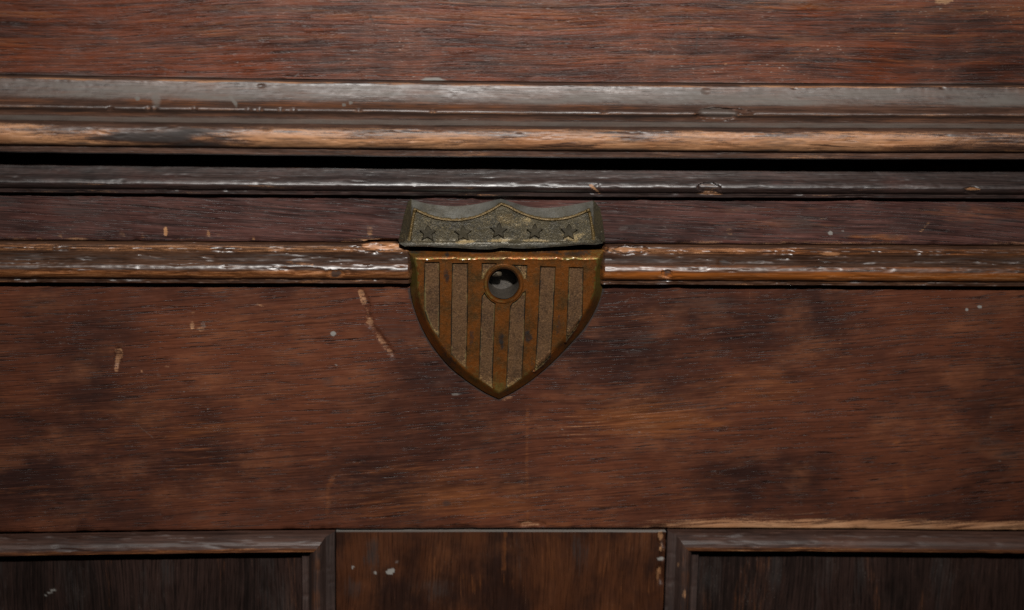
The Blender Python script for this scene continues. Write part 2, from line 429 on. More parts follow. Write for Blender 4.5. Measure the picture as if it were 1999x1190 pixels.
# ---- lid board above, leaning back a little
def paint_top(px, py, cp, w):
    w[..., 0] = np.maximum.reduce([blob(px, py, 1842, 2, 22, 8, 0, 0.4), 0.55 * streak(px, py, [(1925, 22), (1905, 34)], 5),
                                   0.45 * streak(px, py, [(1768, 38), (1745, 68)], 2.0), 0.35 * streak(px, py, [(1999, 48), (1955, 68), (1905, 80)], 2.5),
                                   0.6 * blob(px, py, 1417, 125, 4, 3)])
    w[..., 1] = np.maximum(0.6 * streak(px, py, [(1372, 15), (1362, 70), (1355, 128)], 2.4), 0.55 * streak(px, py, [(722, 28), (728, 44)], 5))
    w[..., 2] = 0.42 * sstep(146, 158, cp) * (0.5 + 0.8 * fbm(px / 90, px * 0, 5)) + 0.55 * sstep(34, 2, cp) * fbm(px / 60, py / 4, 8) \
        + 0.9 * blob(px, py, 845, 155, 22, 4)  # upper-edge term: grey sheen haze put into the colour
    w[..., 3] = 0.5 * sstep(0.48, 0.62, fbm(px / 260, py / 14, 21)) * sstep(150, 100, cp)
    return w
lid_board = sweep('lid_board', [[(-1250, 14.0), (-80, -6.6)], [(-80, -6.6), (158, -9.0)], [(158, -9.0), (159.5, -8.2)]], XS, 60.0, M_TOP, chest, rag=0.06, seed=11,
                  paint=paint_top, step=4.0)

# ---- big moulding on the lid
def dent_m1(px, py, cp):
    d = 1.3 * blob(px, py, 1398, 222, 46, 13, 0, 0.25, 0.3, 7)
    d += 0.9 * blob(px, py, 1445, 216, 30, 5, 8, 0.3, 0.4, 9)
    for x in (485, 507, 548, 573, 302, 216, 290, 380, 700, 845, 1180):
        d += 0.55 * blob(px, py, x, 213 + 0.006 * (x - 500), 6, 6, 0, 0.6, 0.2, int(x))
    for x, y, r in ((510, 168, 8), (1840, 172, 5), (855, 251, 9), (970, 250, 10), (1550, 172, 4), (1380, 178, 10), (520, 249, 12), (112, 240, 7), (1540, 256, 9)):
        d += 0.35 * blob(px, py, x, y, r, r * 0.6, 0, 0.7, 0.2, x)
    d += 0.30 * np.clip(fbm(px / 26, py / 5, 77, 4) - 0.55, 0, 1) * sstep(244, 250, cp) * sstep(294, 285, cp) * 3
    return d
def paint_m1(px, py, cp, w):
    n = fbm(px / 140, py / 22, 31); n2 = fbm(px / 40, py / 8, 32)
    bull = sstep(248, 254, cp) * sstep(293.5, 291, cp)
    dark_l = blob(px, py, 330, 270, 190, 26, 7, 0.9, 0.9, 41)
    w[..., 0] = bull * (0.40 + 0.56 * sstep(0.25, 0.7, n) + 0.25 * (n2 - 0.5)) * (1 - 0.9 * dark_l) * (0.80 + 0.35 * sstep(258, 272, cp))
    w[..., 0] = np.maximum(w[..., 0], 0.75 * sstep(162, 164, cp) * sstep(169, 166, cp) * (0.3 + fbm(px / 70, cp * 0, 51)))
    w[..., 0] = np.maximum(w[..., 0], 0.42 * sstep(216, 218.5, cp) * sstep(224, 221.5, cp) * (0.35 + 0.9 * fbm(px / 60, cp * 0, 52)))
    w[..., 0] = np.maximum(w[..., 0], 0.42 * sstep(294, 296, cp) * sstep(0.45, 0.75, fbm(px / 130, cp * 0, 61)))
    w[..., 1] = np.maximum(0.95 * dark_l * bull, 0.46 * bull * sstep(0.56, 0.72, fbm(px / 80, py / 7, 36)))
    w[..., 1] = np.maximum(w[..., 1], 0.75 * bull * sstep(284, 291, cp) * sstep(0.50, 0.62, fbm(px / 120, cp * 0, 38)))
    w[..., 1] = np.maximum(w[..., 1], 0.3 * sstep(222, 226, cp) * sstep(236, 232, cp))
    cove = sstep(167, 172, cp) * sstep(213, 196, cp)
    w[..., 2] = cove * (0.22 + 0.62 * n + 0.45 * (n2 - 0.45))  # grey of the cove: dust plus flash sheen put into the colour
    w[..., 2] = np.maximum(w[..., 2], 0.62 * sstep(234.5, 236.5, cp) * sstep(247, 245, cp) * (0.8 + 0.4 * n2))
    w[..., 2] = np.maximum(w[..., 2], 0.42 * sstep(162, 160.5, cp))
    w[..., 2] = np.maximum(w[..., 2], 0.55 * blob(px, py, 1400, 222, 52, 17, 0, 0.5, 0.4, 7))
    for x, y, r in ((268, 192, 5), (671, 204, 4), (684, 200, 4), (1553, 193, 3)):
        w[..., 2] = np.maximum(w[..., 2], 1.3 * blob(px, py, x, y, r, r, 0, 0.4, 0.1))
    w[..., 2] = np.maximum(w[..., 2], 1.0 * streak(px, py, [(450, 188), (462, 206)], 4))
    w[..., 2] = np.maximum(w[..., 2], 0.7 * blob(px, py, 305, 190, 14, 26, 0, 0.7, 0.4, 5))
    w[..., 3] = 0.5 * sstep(190, 208, cp) * sstep(214, 212, cp) * sstep(0.3, 0.6, fbm(px / 160, cp * 0, 71)) + 0.4 * sstep(222, 226, cp) * sstep(236, 232, cp) + bull * 0.35 * fbm(px / 70, py / 9, 73)
    return w
lid_moulding = sweep('lid_moulding', [
    [(160, -9.2), (162.5, -11.6)], [(162.5, -11.6), (164, -12.2), (166.5, -12.5)],
    [(166.5, -12.5), (178, -13.1), (192, -14.1), (203, -15.2), (210, -16.3)],
    [(210, -16.3), (213, -17.35), (217, -18.05), (221, -18.15), (224, -17.5)],
    [(224, -17.5), (227, -16.9), (231, -16.6), (235, -16.5)],
    [(235, -16.5), (244.5, -18.7)], [(244.5, -18.7), (246.5, -18.5)],
    [(246.5, -18.5), (250, -19.9), (256, -20.9), (265, -21.5), (275, -21.6), (284, -21.1), (290, -20.1), (292.5, -19.0)],
    [(292.5, -19.0), (293.5, -18.1)], [(293.5, -18.1), (305, -17.9)], [(305, -17.9), (307, -16.6)]],
    XS, -2.0, M_LIDM, chest, rag=0.16, seed=21, dent=dent_m1, paint=paint_m1, step=1.3)

# ---- second moulding, the lip of the lid
def dent_m2(px, py, cp):
    d = 0.85 * blob(px, py, 1385, 366, 24, 11, 0, 0.18, 0.25, 5)
    d += 0.6 * blob(px, py, 1896, 372, 18, 7, 0, 0.3, 0.4, 6) + 0.35 * blob(px, py, 1163, 368, 7, 8, 40, 0.4)
    d += 0.25 * np.clip(fbm(px / 30, py / 6, 87, 4) - 0.58, 0, 1) * 3 * sstep(340, 350, cp)
    lipedge = sstep(376, 380, cp)
    d += 0.9 * lipedge * np.clip(fbm(px / 45, py * 0, 88, 3) - 0.62, 0, 1) * 3
    return d
def paint_m2(px, py, cp, w):
    n = fbm(px / 160, py / 12, 131)
    w[..., 0] = np.maximum.reduce([0.95 * streak(px, py, [(1155, 362), (1170, 376)], 4.5), 0.7 * blob(px, py, 1380, 377, 36, 3.5), 0.42 * blob(px, py, 1385, 366, 22, 10),
                                   0.75 * blob(px, py, 1898, 369, 17, 5), 0.42 * sstep(362, 368, cp) * sstep(375, 372, cp) * sstep(0.52, 0.75, fbm(px / 90, cp / 6, 133)),
                                   0.36 * sstep(376, 378, cp) * sstep(0.5, 0.72, fbm(px / 90, cp / 5, 134))])
    w[..., 2] = sstep(332, 342, cp) * sstep(366, 356, cp) * (0.04 + 0.34 * n)  # grey on the upper slope: dust, with its highlight painted in
    w[..., 3] = 0.55 * sstep(336, 326, cp) * sstep(0.42, 0.6, fbm(px / 110, py / 5, 132))
    return w
lip_moulding = sweep('lip_moulding', [
    [(308, -4.2), (325, -5.6), (338, -6.9), (347, -7.9), (353, -8.7), (359, -9.35), (365, -9.7), (370.5, -9.2), (373.5, -8.3)],
    [(373.5, -8.3), (375, -7.3)], [(375, -7.3), (376.5, -7.6)], [(376.5, -7.6), (382, -7.5)], [(382, -7.5), (383.3, -6.8)]],
    XS, 4.0, M_LIP, chest, rag=0.12, seed=31, dent=dent_m2, paint=paint_m2, step=2.0)

# ---- flat strip of the lid carrying the star plate
def dent_strip(px, py, cp):
    edge = sstep(466, 472, cp)
    d = 1.1 * edge * np.clip(fbm(px / 38, px * 0, 91, 4) - 0.60, 0, 1) * 3
    d += 3.0 * blob(px, py, 752, 474, 48, 9, 0, 0.3, 0.35, 12)
    d += 0.25 * np.clip(fbm(px / 60, py / 10, 92, 4) - 0.6, 0, 1) * 3
    return d
def paint_strip(px, py, cp, w):
    L = [0.95 * blob(px, py, 323, 451, 5, 11, -5, 0.5, 0.3), 0.7 * blob(px, py, 406, 455, 5, 8), 0.5 * blob(px, py, 237, 457, 10, 7), 0.55 * blob(px, py, 279, 462, 8, 6),
         0.6 * blob(px, py, 495, 464, 5, 7), 0.5 * blob(px, py, 118, 460, 6, 5), 0.55 * blob(px, py, 722, 450, 7, 16), 0.8 * blob(px, py, 745, 470, 42, 8),
         0.55 * streak(px, py, [(1812, 436), (1797, 452)], 4), 0.5 * blob(px, py, 1423, 452, 10, 12), 0.5 * sstep(462, 471, cp) * sstep(0.46, 0.62, fbm(px / 90, cp * 0, 141)),
         0.45 * blob(px, py, 1605, 427, 8, 3), 0.35 * blob(px, py, 427, 457, 8, 3)]
    w[..., 0] = np.maximum.reduce(L)
    w[..., 1] = np.maximum.reduce([0.5 * sstep(0.55, 0.72, fbm(px / 130, py / 20, 142)), 0.5 * blob(px, py, 190, 398, 30, 12), 0.45 * blob(px, py, 1880, 407, 18, 9)])
    w[..., 2] = np.maximum.reduce([1.3 * blob(px, py, 1621, 455, 5, 5, 0, 0.4, 0.1), 1.0 * blob(px, py, 1645, 450, 2.5, 2.5), 0.4 * blob(px, py, 1217, 446, 14, 8),
                                   0.22 * sstep(0.4, 0.65, fbm(px / 220, py / 40, 143))])
    w[..., 3] = np.maximum.reduce([0.75 * blob(px, py, 1720, 462, 75, 9, 0, 0.6, 0.5, 4), 0.45 * sstep(0.56, 0.70, fbm(px / 170, py / 12, 145)) * sstep(1200, 1500, px),
                                   0.3 * blob(px, py, 1900, 425, 90, 25)])
    return w
lid_strip = sweep('lid_strip', [[(381, -4.0), (471.5, -4.0)], [(471.5, -4.0), (473, -3.8), (474.2, -3.0)]], XS, 5.0, M_STRIP, chest, rag=0.10, seed=41,
                  dent=dent_strip, paint=paint_strip, step=3.0)

# ---- moulding along the top of the body, cut away for the shield
def dent_m3(px, py, cp):
    d = 0.8 * blob(px, py, 1302, 534, 11, 8, 0, 0.2, 0.3, 5) + 0.45 * blob(px, py, 1415, 511, 16, 9, 0, 0.5, 0.6, 6)
    d += 0.5 * blob(px, py, 655, 534, 18, 8, 0, 0.25, 0.2, 7)
    d += 0.35 * blob(px, py, 590, 528, 40, 10, 0, 0.4, 0.5, 8)
    d += 1.2 * blob(px, py, 1230, 487, 34, 9, 0, 0.5, 0.5, 9) + 1.0 * blob(px, py, 745, 484, 50, 10, 0, 0.5, 0.5, 10)
    d += 0.35 * np.clip(fbm(px / 34, py / 5, 97, 4) - 0.54, 0, 1) * 3
    d += 0.7 * sstep(484, 488, cp) * sstep(496, 492, cp) * np.clip(fbm(px / 28, py * 0, 98, 4) - 0.58, 0, 1) * 3
    d += 0.6 * sstep(548, 552, cp) * np.clip(fbm(px / 40, py * 0, 99, 4) - 0.62, 0, 1) * 3
    return d
def paint_m3(px, py, cp, w):
    n = fbm(px / 90, py / 7, 151)
    up = sstep(478, 484, cp) * sstep(497, 492, cp)
    lo = sstep(526, 534, cp) * sstep(547, 544, cp)
    L = px < 990
    near = np.exp(-((px - 560) / 260.0) ** 2)
    w[..., 0] = np.maximum.reduce([up * np.where(L, 0.28 + 0.55 * n, 0.22 + 0.42 * n * np.exp(-((px - 1300) / 250.0) ** 2) + 0.16 * n),
                                   lo * np.where(L, 0.35 + 0.42 * n, 0.12 + 0.40 * n + 0.15 * sstep(1500, 1900, px)),
                                   1.0 * blob(px, py, 745, 480, 42, 11, 0, 0.4, 0.5, 11), 0.85 * blob(px, py, 1220, 488, 40, 8, 0, 0.5, 0.5, 12),
                                   np.where(L, 0.5, 0.2) * near * sstep(0.5, 0.66, fbm(px / 30, py / 5, 155)) * sstep(512, 518, cp),
                                   0.7 * streak(px, py, [(560, 512), (610, 516)], 4), 0.4 * sstep(548, 550, cp) * sstep(0.5, 0.72, fbm(px / 90, cp / 6, 158)),
                                   0.9 * blob(px, py, 1620, 495, 30, 4), 0.55 * blob(px, py, 1345, 493, 90, 4), 0.6 * blob(px, py, 1295, 540, 16, 7)])
    w[..., 1] = np.maximum.reduce([0.8 * blob(px, py, 655, 535, 15, 7, 0, 0.3), 0.8 * blob(px, py, 1303, 533, 9, 6, 0, 0.3), 0.42 * sstep(495, 499, cp) * sstep(514, 510, cp),
                                   0.6 * blob(px, py, 1415, 511, 14, 8)])
    w[..., 2] = 0.0
    w[..., 3] = np.maximum(lo * 0.75, up * 0.6) * np.where(L, 0.8, 1.0) * (0.5 + 0.6 * n) + 0.45 * np.where(L, 0.4, 1.0) * sstep(513, 518, cp) * sstep(547, 544, cp)
    return w
M3 = [[(475.5, -3.6), (479, -4.5), (485, -5.3)], [(485, -5.3), (488, -5.8), (493, -5.7)],
      [(493, -5.7), (499, -5.4), (506, -5.25), (512, -5.3)],
      [(512, -5.3), (515.5, -6.3), (523, -7.1), (531, -7.35), (538.5, -6.9), (543.5, -5.9), (545.5, -4.9)],
      [(545.5, -4.9), (546.5, -4.2)], [(546.5, -4.2), (553.5, -4.2)], [(553.5, -4.2), (554.8, -3.6)]]
xl_end = at(805.0, 530.0, -0.005)[0]; xr_end = at(1171.0, 530.0, -0.005)[0]
def end_l(X, cp):
    e = xl_end - 0.0015 * sstep(500, 480, cp)
    t = np.clip((e - X) / 0.0016, 0.0, 1); return np.sqrt(np.clip(1 - (1 - t) ** 2, 0.0, 1)) 
def end_r(X, cp):
    e = xr_end + 0.0012 * sstep(500, 480, cp)
    t = np.clip((X - e) / 0.0016, 0.0, 1); return np.sqrt(np.clip(1 - (1 - t) ** 2, 0.0, 1))
xsl = np.append(xcols(-60, 795, 3.2, -XEND, None), np.linspace(at(796.0, 530, -0.005)[0], xl_end, 12))
xsr = np.append(np.linspace(xr_end, at(1181.0, 530, -0.005)[0], 12), xcols(1183, 2060, 3.2, None, XEND))
bm_l = sweep('body_moulding', M3, xsl, 0.4, M_BODYM, chest, rag=0.14, seed=51, dent=dent_m3, paint=paint_m3, step=1.8, endshape=end_l)
bm_l['label'] = 'glossy worn length of moulding left of the shield'
bm_r = sweep('body_moulding', M3, xsr, 0.4, M_BODYM, chest, rag=0.12, seed=55, dent=dent_m3, paint=paint_m3, step=1.8, endshape=end_r)
bm_r['label'] = 'orange varnished length of moulding right of the shield'

# ---- broad front rail
HC = at(983.0, 554.0, -0.0058)          # keyhole centre
def dent_rail(px, py, cp):
    d = 0.5 * blob(px, py, 1040, 1024, 28, 8, 0, 0.5, 0.5, 15)
    d += 0.45 * blob(px, py, 230, 698, 9, 22) + 0.40 * streak(px, py, [(707, 572), (714, 590), (722, 628), (765, 690)], 7)
    d += 0.8 * sstep(1022, 1029, cp) * np.clip(fbm(px / 40, px * 0, 161, 4) - 0.60, 0, 1) * 3
    d += 0.6 * (fbm(px / 500, py / 120, 162, 3) - 0.5)
    return d
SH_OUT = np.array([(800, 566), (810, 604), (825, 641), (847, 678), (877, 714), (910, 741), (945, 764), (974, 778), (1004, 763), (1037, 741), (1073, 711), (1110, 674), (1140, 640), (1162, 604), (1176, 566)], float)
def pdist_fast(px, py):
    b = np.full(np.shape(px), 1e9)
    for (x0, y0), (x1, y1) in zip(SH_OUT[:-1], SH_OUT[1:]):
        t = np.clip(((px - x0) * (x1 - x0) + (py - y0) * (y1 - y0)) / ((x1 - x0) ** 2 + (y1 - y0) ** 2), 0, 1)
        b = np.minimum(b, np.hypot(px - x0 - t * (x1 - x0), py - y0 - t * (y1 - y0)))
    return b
def paint_rail(px, py, cp, w):
    L = [1.0 * blob(px, py, 233, 690, 10, 16, 0, 0.5, 0.25), 1.0 * streak(px, py, [(231, 690), (227, 722)], 6, 0.6, 0.3), 0.45 * blob(px, py, 236, 676, 24, 8, -15),
         0.95 * blob(px, py, 376, 633, 7, 12), 0.9 * blob(px, py, 394, 642, 11, 6), 0.6 * blob(px, py, 377, 612, 5, 9),
         1.0 * streak(px, py, [(704, 570), (711, 590)], 8, 0.5, 0.4), 0.95 * blob(px, py, 722, 627, 9, 9), 0.75 * streak(px, py, [(722, 627), (742, 662), (766, 694)], 7, 0.7, 0.5),
         0.5 * streak(px, py, [(712, 590), (722, 625)], 6), 0.9 * blob(px, py, 990, 776, 14, 6, -10),
         0.55 * streak(px, py, [(1464, 560), (1463, 600), (1459, 622)], 2.0, 0.6, 0.1), 0.45 * streak(px, py, [(1640, 640), (1641, 690), (1632, 745)], 2.5, 0.8, 0.3),
         0.9 * blob(px, py, 325, 715, 8, 3), 0.9 * blob(px, py, 277, 724, 4, 3), 0.6 * blob(px, py, 508, 596, 12, 3, 25),
         0.42 * blob(px, py, 1530, 1006, 110, 22, 0, 0.9, 0.5, 19), 0.24 * blob(px, py, 960, 965, 330, 75, 0, 0.95, 0.5, 20), 0.42 * blob(px, py, 1230, 810, 220, 65, -12, 0.95, 0.5, 21), 0.25 * blob(px, py, 560, 720, 200, 60, 0, 0.9, 0.6, 48), 0.25 * blob(px, py, 1700, 690, 150, 50, 0, 0.9, 0.6, 47),
         0.75 * blob(px, py, 1032, 1022, 24, 9, 0, 0.5, 0.5), 0.42 * blob(px, py, 1785, 1014, 20, 14), 0.3 * blob(px, py, 1900, 1020, 140, 9)]
    edge = 1.1 * sstep(1000, 1024, cp) * sstep(1080, 1450, px) * (0.45 + 0.75 * fbm(px / 110, py / 16, 18))
    w[..., 0] = np.maximum(0.72 * np.maximum.reduce(L), edge)
    n = fbm(px / 150, py / 60, 171, 5)
    w[..., 1] = np.maximum.reduce([0.55 * blob(px, py, 770, 640, 90, 45, -20, 0.9, 0.6, 22), 0.5 * blob(px, py, 1245, 655, 100, 60, -30, 0.9, 0.7, 23), 0.5 * blob(px, py, 1420, 590, 200, 26, 0, 0.9, 0.6, 24),
                                   0.55 * blob(px, py, 870, 740, 80, 30, 0, 0.9, 0.6, 25), 0.75 * blob(px, py, 872, 982, 13, 10, 0, 0.6, 0.2), 0.50 * blob(px, py, 470, 1005, 150, 40, -8, 0.9, 0.7, 26),
                                   0.5 * blob(px, py, 150, 985, 130, 26, -8, 0.9, 0.7, 27), 0.45 * blob(px, py, 1950, 870, 110, 90, 0, 0.9, 0.7, 28), 0.5 * blob(px, py, 580, 710, 20, 12), 0.45 * blob(px, py, 340, 590, 60, 16, 0, 0.9, 0.6),
                                   0.5 * blob(px, py, 640, 745, 24, 20, 0, 0.8, 0.5), 0.42 * blob(px, py, 1900, 600, 130, 40, 0, 0.9, 0.6, 29), 0.25 * blob(px, py, 1560, 950, 130, 40, 0, 0.9, 0.7, 30),
                                   0.45 * blob(px, py, 60, 640, 120, 40, 0, 0.9, 0.7, 31), 0.20 * sstep(0.55, 0.75, n), 0.5 * streak(px, py, [(835, 900), (825, 960), (815, 1020)], 2.5),
                                   0.4 * streak(px, py, [(1890, 720), (1925, 790), (1940, 860)], 2.0), 0.75 * blob(px, py, 682, 738, 5, 4), 1.0 * sstep(8, 2, pdist_fast(px, py))])  # last term: painted contact shade hugging the shield's edge
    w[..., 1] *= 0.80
    D = [1.1 * blob(px, py, 651, 651, 7, 6, 0, 0.5, 0.2), 1.3 * blob(px, py, 1887, 604, 4, 3.2, 0, 0.4, 0.1), 1.3 * blob(px, py, 1912, 598, 5, 3.6, 0, 0.4, 0.1), 0.45 * blob(px, py, 396, 634, 7, 9),
         0.35 * blob(px, py, 310, 732, 10, 6), 0.4 * blob(px, py, 513, 858, 8, 4), 0.35 * blob(px, py, 563, 950, 9, 4), 0.6 * blob(px, py, 890, 769, 11, 4), 0.4 * streak(px, py, [(1240, 570), (1220, 590)], 3),
         0.35 * blob(px, py, 120, 668, 10, 6), 0.3 * blob(px, py, 383, 575, 7, 4), 0.4 * streak(px, py, [(270, 830), (300, 855)], 2)]
    rs = np.random.RandomState(4)
    for i in range(46):
        x, y = rs.uniform(0, 2000), rs.uniform(565, 1020)
        D.append(rs.uniform(0.3, 0.7) * blob(px, py, x, y, rs.uniform(1.5, 5), rs.uniform(1.2, 2.4), rs.uniform(-20, 20), 0.6, 0.2, i))
    w[..., 2] = np.maximum.reduce(D)
    w[..., 3] = np.maximum.reduce([0.55 * blob(px, py, 1750, 862, 16, 9, 0, 0.9), 0.58 * blob(px, py, 1764, 905, 12, 16, 0, 0.9), 0.42 * streak(px, py, [(1766, 920), (1770, 985)], 8, 0.9), 0.48 * blob(px, py, 1970, 872, 17, 7, -15, 0.9),
                                   0.5 * streak(px, py, [(655, 925), (640, 950), (638, 1000)], 8, 0.9, 0.6), 0.52 * streak(px, py, [(1030, 800), (1028, 900), (1030, 1015)], 6, 0.9, 0.5),
                                   0.62 * blob(px, py, 880, 965, 280, 75, 0, 0.9, 0.5, 33), 0.80 * blob(px, py, 1240, 815, 230, 75, -14, 0.9, 0.6, 34), 0.5 * blob(px, py, 1480, 760, 150, 60, 0, 0.9, 0.6, 44), 0.48 * blob(px, py, 330, 850, 280, 60, 0, 0.9, 0.7, 35), 0.4 * blob(px, py, 420, 640, 200, 50, 0, 0.9, 0.7, 36), 0.4 * blob(px, py, 1150, 930, 160, 40, 0, 0.9, 0.7, 37),
                                   0.28 * blob(px, py, 60, 960, 60, 20), 0.30 * blob(px, py, 1900, 700, 90, 30, 0, 0.9, 0.6), 0.5 * blob(px, py, 1090, 1024, 50, 6), 0.32 * sstep(0.52, 0.68, fbm(px / 200, py / 70, 175, 4))])
    return w
def cut_rail(c):
    return (np.hypot(c[:, 0] - HC[0], c[:, 2] - HC[2]) < 0.0066)
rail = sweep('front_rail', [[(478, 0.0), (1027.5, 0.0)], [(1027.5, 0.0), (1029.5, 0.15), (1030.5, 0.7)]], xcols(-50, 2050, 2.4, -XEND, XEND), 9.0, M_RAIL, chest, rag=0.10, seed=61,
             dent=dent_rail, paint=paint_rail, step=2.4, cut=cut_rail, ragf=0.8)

# ---- stile between the two panels
ZB = 0.06
x_sl, x_sr = 656.0, 1298.0
def grid_obj(name, pxs, cps, Ys, mat, seed, rag, paint=None, dent=None, back=9.0, zbot=None):
    cols = at(np.array(pxs), 1100.0, 0.0)[:, 0]
    z = at(1000.0, np.array(cps), np.array(Ys) * 1e-3)[:, 2]
    n, m = len(cols), len(z)
    X = np.repeat(cols[:, None], m, 1); Z = np.repeat(z[None], n, 0).copy(); Y = np.repeat((np.array(Ys) * 1e-3)[None], n, 0).copy()
    px, py = project(np.stack([X.ravel(), Y.ravel(), Z.ravel()], 1)); px = px.reshape(n, m); py = py.reshape(n, m)
    Y += rag * 1e-3 * (fbm(X * 60, Z * 120, seed, 4) - 0.5)
    if dent is not None: Y += dent(px, py) * 1e-3
    w = np.zeros((n, m, 4))
    if paint is not None: w = paint(px, py, w)
    P = warp(np.stack([X.ravel(), Y.ravel(), Z.ravel()], 1))
    idx = np.arange(n * m).reshape(n, m)
    faces = np.stack([idx[:-1, :-1].ravel(), idx[:-1, 1:].ravel(), idx[1:, 1:].ravel(), idx[1:, :-1].ravel()], 1).tolist()
    ring = list(idx[:, 0]) + list(idx[-1, 1:]) + list(idx[-2::-1, -1]) + list(idx[0, -2:0:-1])
    ring = [int(i) for i in ring]
    Bv = P[ring].copy(); Bv[:, 1] = back * 1e-3
    off = n * m
    for i in range(len(ring)):
        j = (i + 1) % len(ring)
        faces.append([ring[i], ring[j], off + j, off + i])
    faces.append([off + i for i in range(len(ring))][::-1])
    P = np.vstack([P, Bv]); w = np.vstack([w.reshape(-1, 4), np.zeros((len(ring), 4))])
    return mesh_obj(name, P, faces, mat, chest, w, 40)

def paint_stile(px, py, w):
    w[..., 0] = np.maximum.reduce([0.9 * blob(px, py, 1290, 1046, 8, 14, 0, 0.5, 0.5), 0.85 * blob(px, py, 1287, 1118, 8, 18, 0, 0.5, 0.5), 0.55 * blob(px, py, 1291, 1068, 6, 12), 0.3 * blob(px, py, 1020, 1160, 9, 40, 0, 0.8, 0.4)])
    w[..., 1] = np.maximum.reduce([0.6 * blob(px, py, 725, 1080, 25, 40, 0, 0.9, 0.6), 0.5 * blob(px, py, 690, 1150, 30, 40, 0, 0.9, 0.6), 0.5 * blob(px, py, 1130, 1080, 26, 60, 0, 0.9, 0.6), 0.35 * streak(px, py, [(1010, 1040), (1012, 1110), (1030, 1190)], 5),
                                   0.45 * blob(px, py, 860, 1150, 60, 30, 0, 0.9, 0.6)])
    w[..., 2] = np.maximum.reduce([1.2 * blob(px, py, 763, 1114, 10, 7, -15, 0.4, 0.4), 0.9 * blob(px, py, 733, 1118, 4, 4), 0.9 * blob(px, py, 688, 1106, 4, 4), 0.5 * blob(px, py, 775, 1096, 6, 5), 1.0 * blob(px, py, 1290, 1090, 8, 5, 0, 0.5, 0.4),
                                   0.75 * sstep(1031, 1033, py) * sstep(1039.5, 1037, py)])
    w[..., 3] = np.maximum.reduce([0.30 * sstep(0.5, 0.66, fbm(px / 60, py / 60, 181, 4)), 0.5 * streak(px, py, [(985, 1040), (985, 1110)], 7, 0.8)])
    return w
def dent_stile(px, py):
    return 1.2 * blob(px, py, 1292, 1050, 8, 16, 0, 0.4, 0.4) + 1.0 * blob(px, py, 1289, 1118, 8, 22, 0, 0.4, 0.4) + 0.6 * blob(px, py, 1293, 1085, 6, 9)
cps = [1032.0, 1034.5, 1037.5, 1038.5] + list(np.arange(1041, 1212, 3.5)) + [1400, 2000, 3000]
Ys = [2.2, 1.0, -0.35, -0.6] + [-0.6] * (len(cps) - 4)
stile = grid_obj('stile', np.arange(x_sl + 0.5, x_sr, 3.5), cps, Ys, M_STILE, 71, 0.25, paint_stile, dent_stile)

